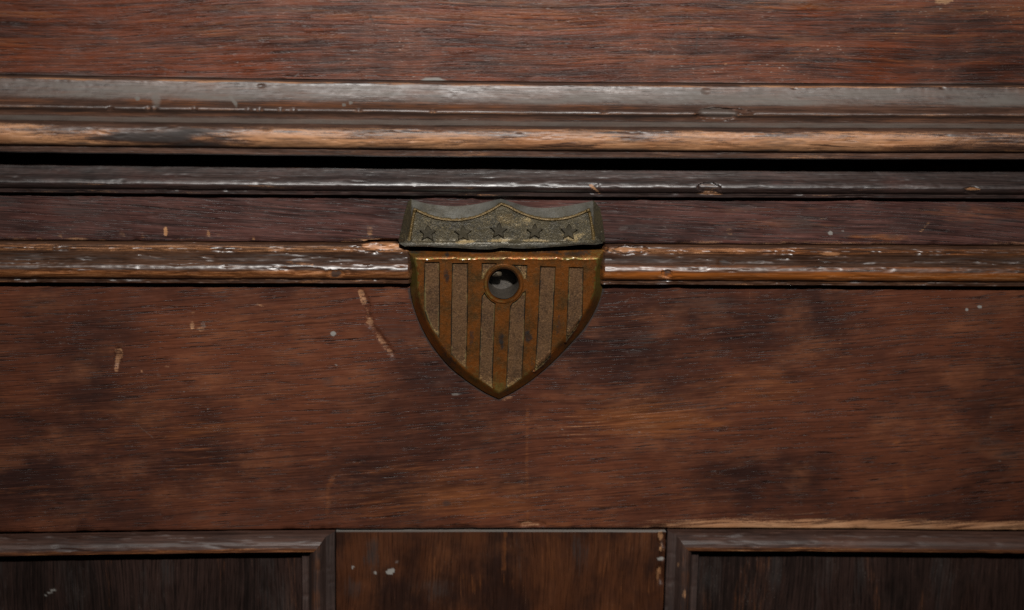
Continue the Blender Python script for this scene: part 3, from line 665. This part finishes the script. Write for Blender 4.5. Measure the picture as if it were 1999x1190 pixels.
# ---- panel mouldings (mitred: along the top, then down beside the stile)
# distance from the outer edge (photo px, upright / top member), depth mm
PM = [(0, 0, -0.1), (1.5, 1.5, -0.9), (10, 7, -0.8), (19, 12, -0.9), (22, 15, -1.5), (26, 19, -2.3), (31, 25, -3.0), (37, 33, -3.35), (43, 39.5, -3.0), (48.5, 43, -1.9), (51.5, 44.5, -0.6), (53, 45.5, 0.6),
      (55, 46.5, 0.8), (61, 49.5, 0.8), (66.5, 52.5, 0.8), (68, 53.5, 1.6), (68.5, 54, 3.2)]
def panel_moulding(side):
    s = -1 if side == 'l' else 1
    xo = x_sl - 1.0 if s < 0 else x_sr + 1.5
    out = []
    d = np.array(PM)
    dv = np.interp(np.linspace(0, len(d) - 1, 65), range(len(d)), d[:, 0]); dh = np.interp(np.linspace(0, len(d) - 1, 65), range(len(d)), d[:, 1])
    yy = np.interp(np.linspace(0, len(d) - 1, 65), range(len(d)), d[:, 2]) * 1e-3
    ztop = at(1000.0, 1033.5, -0.0006)[2]
    xout = at(xo, 1100.0, 0.0)[0]
    zc = ztop - dh / 5930.0
    xc = xout + s * dv / 6000.0
    res = []
    for part in ('top', 'upright'):
        if part == 'top':
            xe = s * XEND
            base = np.linspace(0, 1, 300) ** 1.0
            X = xc[None] + (xe - xc)[None] * base[:, None]
            Z = np.repeat(zc[None], len(base), 0).copy()
        else:
            zb = ZB + 0.02
            base = np.concatenate([np.linspace(0, 0.12, 60), np.linspace(0.13, 1, 30)])
            Z = zc[None] + (zb - zc)[None] * base[:, None]
            X = np.repeat(xc[None], len(base), 0).copy()
        n, m = Z.shape
        Y = np.repeat(yy[None], n, 0).copy()
        px, py = project(np.stack([X.ravel(), Y.ravel(), Z.ravel()], 1)); px = px.reshape(n, m); py = py.reshape(n, m)
        D = np.repeat(dv[None], n, 0)
        u = (X if part == 'top' else Z) * 1000
        fade = np.clip(base / 0.03, 0, 1)[:, None]
        Y += fade * 0.22e-3 * (fbm(u * 0.12, D * 0.06, 81 + (s > 0) * 5, 4) - 0.5)
        off = fade * 0.25e-3 * (fbm(u * 0.08, D * 0.02, 85 + (s > 0) * 5, 4) - 0.5)
        if part == 'top': Z += off
        else: X += off
        Y += 0.0004 * np.clip(fbm(px / 24, py / 8, 191, 4) - 0.58, 0, 1) * 3 * fade
        w = np.zeros((n, m, 4)); nz = fbm(px / 90, py / 20, 192)
        if part == 'top':
            w[..., 2] = 0.06 * sstep(8, 18, D) * sstep(34, 26, D) * (0.5 + nz)
            w[..., 0] = 0.40 * sstep(32, 38, D) * sstep(52, 48, D) * (0.4 + 0.8 * nz)
            w[..., 3] = 0.62 * sstep(32, 38, D) * sstep(52, 48, D)
            w[..., 2] = np.maximum(w[..., 2], 1.0 * blob(px, py, 226, 1061, 4, 3))
        else:
            w[..., 2] = 0.20 * sstep(22, 18, D)
            w[..., 3] = 0.55 * sstep(26, 32, D) * sstep(52, 46, D) * (0.3 + nz)
            if s > 0:
                w[..., 0] = np.maximum.reduce([0.55 * blob(px, py, 1336, 1158, 7, 11, 0, 0.5, 0.4), 0.55 * blob(px, py, 1325, 1102, 4, 6)])
        P = warp(np.stack([X.ravel(), Y.ravel(), Z.ravel()], 1))
        idx = np.arange(n * m).reshape(n, m)
        f = np.stack([idx[:-1, :-1].ravel(), idx[:-1, 1:].ravel(), idx[1:, 1:].ravel(), idx[1:, :-1].ravel()], 1)
        if (s < 0) == (part == 'top'): f = f[:, ::-1]
        o = mesh_obj('panel_moulding', P, f.tolist(), M_PANELM if part == 'top' else M_PANELV, chest, w.reshape(-1, 4), 40)
        res.append(o)
    return res
panel_moulding('l'); panel_moulding('r')

# ---- recessed panels
def paint_panel(px, py, w):
    w[..., 2] = np.maximum(0.75 * streak(px, py, [(86, 1157), (106, 1144)], 4), 0.25 * streak(px, py, [(106, 1144), (130, 1132)], 5))
    w[..., 1] = 0.4 * sstep(0.5, 0.7, fbm(px / 40, py / 160, 201))
    w[..., 3] = 0.30 * sstep(0.55, 0.72, fbm(px / 30, py / 200, 202))
    return w
pcps = list(np.arange(1072, 1212, 5.0)) + [1400, 2000, 2900]
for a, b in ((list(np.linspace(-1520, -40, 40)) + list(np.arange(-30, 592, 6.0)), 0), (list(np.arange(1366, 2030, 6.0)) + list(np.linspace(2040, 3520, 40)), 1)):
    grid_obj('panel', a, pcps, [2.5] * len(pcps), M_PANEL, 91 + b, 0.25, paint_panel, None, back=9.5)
# bottom rail of the chest, out of sight below
box('bottom_rail', -XEND, XEND, -0.001, 0.0115, 0.02, ZB + 0.03, M_STILE)

# ------------------------------------------------------------------ brass lock plates
def dens(poly, step):
    out = []
    n = len(poly)
    for i in range(n):
        a, b = np.array(poly[i], float), np.array(poly[(i + 1) % n], float)
        k = max(1, int(round(np.linalg.norm(b - a) / step)))
        for j in range(k):
            out.append(a + (b - a) * j / k)
    return np.array(out)

def inset(poly, d):
    """move a counter-clockwise-or-clockwise polygon inwards by d"""
    P = np.array(poly, float); n = len(P)
    area = 0.5 * np.sum(P[:, 0] * np.roll(P[:, 1], -1) - np.roll(P[:, 0], -1) * P[:, 1])
    e = np.roll(P, -1, 0) - P
    nr = np.stack([-e[:, 1], e[:, 0]], 1); nr /= np.linalg.norm(nr, axis=1)[:, None] + 1e-9
    if area < 0: nr = -nr
    v = nr + np.roll(nr, 1, 0)
    v /= np.maximum(np.sum(v * nr, 1), 0.35)[:, None]
    return P + v * d

def inside(poly, pts):
    x, y = pts[:, 0], pts[:, 1]; r = np.zeros(len(pts), bool)
    for i in range(len(poly)):
        (x0, y0), (x1, y1) = poly[i], poly[i - 1]
        c = ((y0 > y) != (y1 > y))
        r ^= c & (x < (x1 - x0) * (y - y0) / ((y1 - y0) if y1 != y0 else 1e-9) + x0)
    return r

def pdist(poly, pts):
    best = np.full(len(pts), 1e9)
    for i in range(len(poly)):
        a, b = np.array(poly[i - 1]), np.array(poly[i]); ab = b - a; L = ab @ ab + 1e-9
        t = np.clip(((pts - a) @ ab) / L, 0, 1)
        best = np.minimum(best, np.linalg.norm(pts - a - t[:, None] * ab, axis=1))
    return best

def smooth_curve(pts, n):
    c = catmull(np.array(pts, float), 1.0) if False else None
    P = np.array(pts, float); P = np.vstack([2 * P[0] - P[1], P, 2 * P[-1] - P[-2]])
    out = []
    for i in range(1, len(P) - 2):
        for k in range(n):
            t = k / n
            out.append(0.5 * ((2 * P[i]) + (-P[i - 1] + P[i + 1]) * t + (2 * P[i - 1] - 5 * P[i] + 4 * P[i + 1] - P[i + 2]) * t * t + (-P[i - 1] + 3 * P[i] - 3 * P[i + 1] + P[i + 2]) * t ** 3))
    out.append(P[-2]); return out

class Relief:
    """a cast plate: contours in the plate's own plane with a height each, filled with a fine mesh"""
    def __init__(s, depth):      # depth(px,py,h) -> metres
        s.v, s.h, s.e, s.depth, s.polys = [], [], [], depth, []
    def contour(s, poly, hgt):
        o = len(s.v); n = len(poly)
        s.v += [tuple(p) for p in poly]; s.h += list(hgt) if np.ndim(hgt) else [hgt] * n
        s.e += [(o + i, o + (i + 1) % n) for i in range(n)]
        s.polys.append(np.array(poly))
    def fill(s, hfun, step, outer, skip):
        mn, mx = np.min(s.v, 0), np.max(s.v, 0)
        gx, gy = np.meshgrid(np.arange(mn[0], mx[0], step), np.arange(mn[1], mx[1], step))
        g = np.stack([gx.ravel(), gy.ravel()], 1)
        g += (np.random.RandomState(1).rand(*g.shape) - 0.5) * step * 0.3
        ok = inside(outer, g)
        for p in s.polys: ok &= pdist(p, g) > step * 0.45
        for p in skip: ok &= ~inside(p, g)
        g = g[ok]
        s.v += [tuple(p) for p in g]; s.h += list(hfun(g))
    def build(s, outer, holes):
        vc, ed, fc, ov, oe, of = delaunay_2d_cdt([Vector(p) for p in s.v], s.e, [], 0, 1e-5)
        h = np.array([s.h[o[0]] if o else 0.0 for o in ov])
        P2 = np.array([(v.x, v.y) for v in vc])
        F = np.array([list(f) for f in fc])
        c = P2[F].mean(1)
        ok = inside(outer, c)
        for p in holes: ok &= ~inside(p, c)
        F, c = F[ok], c[ok]
        a = P2[F[:, 1]] - P2[F[:, 0]]; b = P2[F[:, 2]] - P2[F[:, 0]]
        fl = (a[:, 0] * b[:, 1] - a[:, 1] * b[:, 0]) > 0
        F[fl] = F[fl][:, ::-1]
        s.P2, s.H, s.F, s.C = P2, h, F, c
        Y = s.depth(P2[:, 0], P2[:, 1], h)
        s.P3 = at(P2[:, 0], P2[:, 1], Y)
    def piece(s, name, sel, mat, parent, wear_shading=None, skirt=None, sharp=30):
        F = s.F[sel]; used, inv = np.unique(F.ravel(), return_inverse=True)
        F2 = inv.reshape(-1, 3)
        P = s.P3[used]; w = wear_shading(s.P2[used], s.H[used]) if wear_shading else np.zeros((len(used), 4))
        faces = F2.tolist()
        if skirt is not None:
            from collections import Counter
            E = Counter()
            for f in faces:
                for i in range(3):
                    E[tuple(sorted((f[i], f[(i + 1) % 3])))] += 1
            bd = [(f[i], f[(i + 1) % 3]) for f in faces for i in range(3) if E[tuple(sorted((f[i], f[(i + 1) % 3])))] == 1]
            bd = [e for e in bd if skirt[1](s.P2[used][e[0]])]
            ids = sorted({i for e in bd for i in e}); mp = {i: len(P) + k for k, i in enumerate(ids)}
            Q = P[ids].copy(); Q[:, 1] = skirt[0]
            P = np.vstack([P, Q]); w = np.vstack([w, w[ids]])
            faces += [[e[1], e[0], mp[e[0]], mp[e[1]]] for e in bd]
        # turn the faces toward the viewer's side
        return mesh_obj(name, P, faces, mat, parent, w, sharp)

# -- lower shield with stripes and keyhole; heights in mm above the face plane
def z1(pts): return [(740 + x / 2.704, 360 + y / 2.704) for x, y in pts]
left_out = smooth_curve([(792, 489), (796, 503), (803, 525), (801, 566), (810, 604), (825, 641), (847, 678), (877, 714), (910, 741), (945, 764), (974, 778)], 8)
right_out = smooth_curve([(974, 778), (1004, 763), (1037, 741), (1073, 711), (1110, 674), (1140, 640), (1162, 604), (1175, 568), (1175, 525), (1181, 503), (1184, 487)], 8)
top_back = [(1184 - (1184 - 792) * t, 487 + 2 * t + 1.0 * math.sin(9 * t)) for t in np.linspace(0, 1, 90)][1:-1]
S0 = np.array(left_out + right_out[1:] + top_back)
left_in = smooth_curve([(806, 501.5), (813, 530), (815, 566), (823, 602), (837, 637), (858, 671), (885, 704), (916, 730), (948, 752), (974, 768.5)], 8)
right_in = smooth_curve([(974, 768.5), (1000, 754), (1031, 731), (1064, 703), (1098, 667), (1127, 634), (1149, 600), (1161, 566), (1164, 530), (1171, 502)], 8)
rs = np.random.RandomState(7)
tw = np.linspace(0, 1, 120)
wob = (fbm(tw * 22, tw * 0, 5, 4) - 0.5) * 5.5
top_in = [(1171 - (1171 - 806) * t, 502 - 0.3 * t + w_ * math.sin(math.pi * t) ** 0.3) for t, w_ in zip(tw, wob)][1:-1]
S1 = np.array(left_in + right_in[1:] + top_in)
def q(*pts): return z1(pts)
ringc = np.array([983.0, 554.0]); RO, RI, RH = 39.5, 33.0, 30.0
def arc(a0, a1, r, n): return [(ringc[0] + r * math.cos(math.radians(a)), ringc[1] + r * math.sin(math.radians(a))) for a in np.linspace(a0, a1, n)]
stripes = [
    q((240, 407), (320, 407), (322, 600), (319, 812), (285, 770), (255, 715), (236, 655), (236, 530)),
    q((385, 413), (471, 413), (469, 700), (461, 972), (418, 935), (377, 893), (380, 650)),
    q((541, 590)) + arc(157, 112, RO + 0.6, 9) + q((614, 640), (606, 860), (599, 1076), (560, 1048), (525, 1022), (532, 800)),
    q((690, 645)) + arc(66, 24, RO + 0.6, 9) + q((775, 560), (768, 800), (755, 1020), (712, 1052), (668, 1077), (679, 850)),
    q((850, 430), (933, 432), (922, 680), (908, 905), (868, 950), (822, 987), (838, 700)),
    q((1001, 434), (1080, 436), (1078, 560), (1074, 692), (1040, 762), (986, 832), (994, 620)),
    q((541, 413), (622, 413)) + arc(250, 197, RO + 0.6, 10) + q((541, 500)),
    q((702, 422), (784, 424), (779, 498)) + arc(-14, -66, RO + 0.6, 10),
]
stripes = [dens(p, 4.0) for p in stripes]
YF0, YF1 = -6.4, -3.2
def shield_depth(px, py, h):
    face = YF0 + (YF1 - YF0) * np.clip((py - 500) / 275.0, 0, 1)
    d = face - h
    d = d - 0.10 * (fbm(px / 30, py / 30, 301, 4) - 0.5) - 0.05 * (vn(px / 4.0, py / 4.0, 303) - 0.5)
    return d * 1e-3
R = Relief(shield_depth)
# outer foot of the plate: near the wood at sides/bottom, ledge at the top
h0 = []
for (x, y) in S0:
    face = YF0 + (YF1 - YF0) * min(max((y - 500) / 275.0, 0), 1)
    foot = -0.9
    if y < 560: foot = -0.9 - 2.6 * (560 - y) / 60.0 if y > 500 else -3.5
    if y < 494: foot = -4.2
    h0.append(face - foot)
R.contour(S0, [-v if v < 0 else v for v in [-(-x) for x in h0]])
R.h = [-(abs(v)) for v in R.h]          # foot lies below the face
R.contour(S1, 0.0)
S1b = np.where((S1[:, 1] < 506)[:, None], inset(S1, 3.8), inset(S1, 2.6))
R.contour(S1b, np.where(S1[:, 1] < 506, 0.36, 0.26))
insets = []
for p in stripes:
    i = inset(p, 2.0)
    R.contour(p, 0.26); R.contour(i, -0.85); insets.append(i)
ro = np.array(arc(0, 360, RO, 61)[:-1]); ri = np.array(arc(0, 360, RI, 61)[:-1]); rh = np.array(arc(0, 360, RH, 61)[:-1])
rom = np.array(arc(0, 360, RO - 2.5, 61)[:-1])
R.contour(rom, 0.56); R.contour(ri, 0.54); R.contour(rh, -0.25)
ring0 = np.array(arc(0, 360, RO - 0.3, 61)[:-1]); R.contour(ring0, 0.26)
def bevel(g, outer, ho, inner):
    do, di = pdist(outer, g), pdist(inner, g)
    near = np.argmin(((g[:, None] - outer[None]) ** 2).sum(2), 1)
    return ho[near] * di / (do + di + 1e-9)
def hface(g):
    h = np.full(len(g), 0.26)
    o_ = ~inside(S1, g)
    if o_.any(): h[o_] = bevel(g[o_], S0, np.array(R.h[:len(S0)]), S1)
    for i in insets: h[inside(i, g)] = -0.85
    h[inside(rom, g)] = 0.56
    return h
# the bevel between the outer foot and the face carries no extra points
R.fill(hface, 3.0, S0, [ri])
R.build(S0, [rh])
def wear_tone_plate(p, h):
    x, y = p[:, 0], p[:, 1]; w = np.zeros((len(p), 4))
    bev = (~inside(S1b, p)).astype(float)  # bevel: more olive above, darker towards the tip
    w[:, 0] = np.maximum.reduce([bev * sstep(640, 540, y) * sstep(498, 506, y) * 0.75, 0.45 * bev * fbm(x / 20, y / 20, 311), 0.6 * blob(x, y, 974, 757, 18, 14), 0.55 * blob(x, y, 975, 556, 40, 44) * (h > 0.2),
                                 0.7 * sstep(815, 806, x) * sstep(500, 512, y), 0.62 * sstep(60, 185, np.hypot((x - 985), (y - 570) * 0.85)) * fbm(x / 45, y / 45, 316), 0.45 * sstep(640, 760, y), 0.6 * sstep(1160, 1170, x) * sstep(500, 512, y)])
    w[:, 1] = np.maximum.reduce([0.75 * blob(x, y, 872, 540, 8, 26, 0, 0.8), 0.7 * blob(x, y, 978, 665, 9, 28, 0, 0.8), 0.65 * blob(x, y, 1030, 655, 11, 16), 0.55 * blob(x, y, 920, 660, 7, 20), 0.5 * blob(x, y, 1090, 640, 8, 40),
                                 0.75 * bev * sstep(600, 700, y) * fbm(x / 16, y / 16, 313), 0.6 * sstep(498, 494, y) * sstep(0.5, 0.65, fbm(x / 30, y / 4, 314)), 0.7 * blob(x, y, 873, 497, 6, 6), 0.6 * blob(x, y, 1120, 495, 40, 5),
                                 0.5 * blob(x, y, 868, 690, 7, 22), 0.45 * blob(x, y, 1040, 720, 8, 20)])
    w[:, 2] = 0.75 * sstep(493, 491, y) * sstep(890, 900, x) * sstep(1066, 1056, x)
    return w
shield = R.piece('shield_plate', np.array([not any(k) for k in zip(*[inside(p, R.C) for p in stripes + [ring0]])]), M_BRASS, chest, wear_tone_plate,
                 skirt=(0.0015, lambda p: pdist(S0, p[None])[0] < 0.01), sharp=28)
shield['label'] = 'lower brass plate shaped like a striped shield with a round keyhole'
def wear_shading_stripe(p, h):
    x, y = p[:, 0], p[:, 1]; w = np.zeros((len(p), 4))
    e = np.min([pdist(q_, p) for q_ in stripes], 0)
    w[:, 0] = 0.55 * sstep(7, 1.5, e) * (0.4 + fbm(x / 14, y / 14, 321)) + 0.25 * blob(x, y, 830, 600, 20, 70)
    w[:, 1] = 0.85 * sstep(4.0, 1.0, e) * sstep(0.32, 0.55, fbm(x / 20, y / 20, 322))  # recess edges darkened for grime and for painted shade
    low = np.zeros(len(p))
    for q_ in stripes:
        qa = np.array(q_); inn = inside(q_, p) | (pdist(q_, p) < 0.6)
        low = np.maximum(low, inn * sstep(qa[:, 1].max() - 60, qa[:, 1].max() - 5, y) * sstep(14, 2, e))
    w[:, 2] = 0.55 * low  # paler foot of each recess: light on its lower wall, painted
    return w
for p in stripes[:6]:
    R.piece('recessed_stripe', inside(p, R.C), M_STRIPE, shield, wear_shading_stripe)
for p in stripes[6:]:
    R.piece('recessed_corner', inside(p, R.C), M_STRIPE, shield, wear_shading_stripe)
R.piece('keyhole_ring', inside(ring0, R.C), M_BRASS, shield, wear_tone_plate)

# bore of the keyhole with the lock post inside
yf = float(shield_depth(np.array([983.0]), np.array([554.0]), np.array([0.0]))[0])
ctr = at(983.0, 554.0, yf)
rad = RH / 6000.0 * 0.985
V, Fc = [], []
ys = [yf + 0.0003, yf + 0.0012, yf + 0.0016, yf + 0.005, yf + 0.0096, yf + 0.0102]
rr = [rad * 1.02, rad * 0.985, rad * 0.95, rad * 0.93, rad * 0.92, rad * 0.88]
NS = 48
for y_, r_ in zip(ys, rr):
    for k in range(NS):
        a = 2 * math.pi * k / NS
        rj = r_ * (1 + 0.012 * math.sin(5 * a + y_ * 900))
        V.append((ctr[0] + rj * math.cos(a), y_, ctr[2] + rj * math.sin(a)))
for j in range(len(ys) - 1):
    for k in range(NS):
        Fc.append([j * NS + k, j * NS + (k + 1) % NS, (j + 1) * NS + (k + 1) % NS, (j + 1) * NS + k])
V.append((ctr[0], ys[-1] + 0.0004, ctr[2])); ci = len(V) - 1
for k in range(NS): Fc.append([(len(ys) - 1) * NS + k, (len(ys) - 1) * NS + (k + 1) % NS, ci])
mesh_obj('keyhole_bore', V, Fc, M_BORE, shield, np.zeros((len(V), 4)), 40)
V, Fc = [], []
pc = (ctr[0] - 0.0024, ctr[2] + 0.0027)
prof = [(0.0098, 0.0017), (0.0030, 0.0018), (0.0023, 0.0014), (0.0019, 0.0005)]
for dy, r_ in prof:
    for k in range(14):
        a = 2 * math.pi * k / 14
        V.append((pc[0] + r_ * 1.15 * math.cos(a), yf + dy - 0.0003 * math.sin(a), pc[1] + r_ * 0.8 * math.sin(a) - 0.0003 * math.cos(2 * a)))
for j in range(len(prof) - 1):
    for k in range(14):
        Fc.append([j * 14 + k, (j + 1) * 14 + k, (j + 1) * 14 + (k + 1) % 14, j * 14 + (k + 1) % 14])
Fc.append([3 * 14 + k for k in range(14)])
mesh_obj('lock_pin', V, Fc, M_PIN, shield, np.zeros((len(V), 4)), 40)

# -- upper plate with the five stars
def z2(pts): return [(760 + x / 4.543, 370 + y / 4.543) for x, y in pts]
back_top = smooth_curve(z2([(990, 78), (900, 102), (780, 127), (660, 143), (545, 147), (430, 138), (320, 122), (185, 84)]), 8)
back_top_r = smooth_curve(z2([(1815, 98), (1700, 122), (1560, 146), (1400, 162), (1250, 156), (1120, 122), (990, 78)]), 8)
sideL = z2([(185, 84), (160, 120), (128, 230), (104, 350), (82, 450), (92, 478), (140, 506)])
bot = smooth_curve(z2([(140, 506), (300, 503), (460, 512), (600, 516), (760, 526), (900, 528), (1000, 512), (1120, 520), (1260, 520), (1400, 510), (1560, 500), (1700, 487), (1830, 487)]), 6)
sideR = z2([(1830, 487), (1890, 475), (1915, 455), (1905, 380), (1890, 260), (1868, 160), (1815, 98)])
T0 = np.array(back_top_r[:-1] + back_top[:-1] + sideL[:-1] + bot[:-1] + sideR[:-1])
f_top = smooth_curve(z2([(992, 118), (900, 175), (800, 222), (690, 252), (580, 262), (460, 252), (350, 222), (220, 165)]), 8)
f_top_r = smooth_curve(z2([(1772, 168), (1690, 208), (1590, 240), (1480, 256), (1370, 255), (1250, 228), (1130, 180), (1060, 142), (992, 118)]), 8)
fL = z2([(220, 165), (200, 270), (178, 400), (158, 496)])
fbot = smooth_curve(z2([(158, 496), (300, 492), (460, 498), (600, 500), (760, 508), (900, 508), (1000, 494), (1120, 500), (1260, 501), (1400, 494), (1560, 484), (1700, 474), (1822, 470)]), 6)
fR = z2([(1822, 470), (1812, 370), (1795, 260), (1772, 168)])
T1 = np.array(f_top_r[:-1] + f_top[:-1] + [tuple(v) for v in dens(fL, 4)[: -20]][:0] + fL[:-1] + fbot[:-1] + fR[:-1])
T1 = dens(T1, 4.0)
T0 = dens(T0, 4.0)
def star_depth(px, py, h):
    d = -8.6 + 0.0 * py - h
    d = d - 0.12 * (fbm(px / 14, py / 10, 401, 4) - 0.5) - 0.04 * (vn(px / 3.2, py / 3.2, 403) - 0.5)
    return d * 1e-3
S = Relief(star_depth)
hT0 = []
for x, y in T0:
    if y > 474: hT0.append(-0.5)
    elif y > 410: hT0.append(-3.6 - 0.6 * (y < 450))
    else: hT0.append(-4.2)
S.contour(T0, hT0)
S.contour(T1, 0.0)
T2 = inset(T1, 3.0)
T3 = inset(T1, 4.8)
low2 = T2[:, 1]
S.contour(T2, 0.05)
h3 = np.where(T3[:, 1] > 464, 0.0, -0.85)
S.contour(T3, h3)
stars, star_in = [], []
for (cx, cy, r, rot) in ((835, 454.5, 20, 2), (904, 455, 20, -1), (974, 450, 20, 4), (1044, 451.5, 19.5, 0), (1110.5, 452, 20, 3)):
    pts = []
    for k in range(10):
        a = math.radians(-90 + 36 * k + rot)
        rk = (r if k % 2 == 0 else r * 0.47) * (1 + 0.05 * (rs.rand() - 0.5))
        pts.append((cx + rk * math.cos(a), cy + 0.93 * rk * math.sin(a)))
    p = dens(pts, 3.0); i = inset(p, 1.8)
    S.contour(p, -0.85); S.contour(i, 0.40)
    stars.append(p); star_in.append(i)
def hstar(g):
    h = np.where(g[:, 1] > 462 + 3 * np.sin(g[:, 0] / 40), -0.85 + 1.0 * sstep(468, 475, g[:, 1]), -0.85)
    h += 0.22 * blob(g[:, 0], g[:, 1], 990, 474, 30, 8)
    for i in star_in: h[inside(i, g)] = 0.40
    h[inside(T1, g) & ~inside(T3, g)] = 0.04
    o_ = ~inside(T1, g)
    if o_.any(): h[o_] = bevel(g[o_], T0, np.array(hT0), T1)
    return h
S.fill(hstar, 2.6, T0, [])
S.build(T0, [])
def wear_shading_starplate(p, h):
    x, y = p[:, 0], p[:, 1]; w = np.zeros((len(p), 4))
    rim = inside(T1, p) & ~inside(T3, p)
    e = pdist(T1, p)
    w[:, 0] = np.maximum.reduce([sstep(6.5, 3.0, e) * (inside(T1, p) | (e < 0.3)) * (0.85 + 0.5 * fbm(x / 25, y / 25, 411)) * (y < 468), 0.5 * blob(x, y, 985, 425, 25, 14)])
    w[:, 1] = np.maximum.reduce([0.5 * (~inside(T1, p)) * fbm(x / 20, y / 20, 412) * ((x < 806) | (x > 1150)), 0.45 * blob(x, y, 900, 440, 60, 18)])
    w[:, 3] = 0.75 * (~(inside(T1, p) | (e < 0.3))) * (y < 445) * (x > 803) * (x < 1158) * (0.55 + 0.7 * fbm(x / 18, y / 10, 417)) + 0.55 * sstep(470, 475, y) * (0.4 + fbm(x / 20, y / 6, 418))  # grey top bevel: light on the upward face put into the colour
    w[:, 2] = np.maximum.reduce([0.85 * blob(x, y, 905, 471, 26, 6), 0.8 * blob(x, y, 975, 469, 28, 5), 0.7 * blob(x, y, 1046, 469, 32, 5), 0.75 * blob(x, y, 1120, 462, 26, 12), 0.42 * blob(x, y, 1000, 432, 50, 14), 0.7 * blob(x, y, 1030, 428, 12, 8),
                                 0.35 * blob(x, y, 1070, 408, 14, 12), 0.35 * sstep(0.52, 0.66, fbm(x / 22, y / 14, 415))])
    return w
def allout(polys, C):
    r = np.ones(len(C), bool)
    for p in polys: r &= ~inside(p, C)
    return r
star_plate = S.piece('star_plate', allout(stars, S.C), M_STARP, chest, wear_shading_starplate, skirt=(-0.0025, lambda p: True), sharp=26)
star_plate['label'] = 'upper tarnished bronze plate with a scalloped top and a row of five stars'
def wear_star(p, h):
    x, y = p[:, 0], p[:, 1]; w = np.zeros((len(p), 4))
    w[:, 0] = 0.35 * fbm(x / 12, y / 12, 421); w[:, 1] = 0.3 * fbm(x / 9, y / 9, 422)
    return w
for p in stars:
    S.piece('star', inside(p, S.C), M_STAR, star_plate, wear_star)
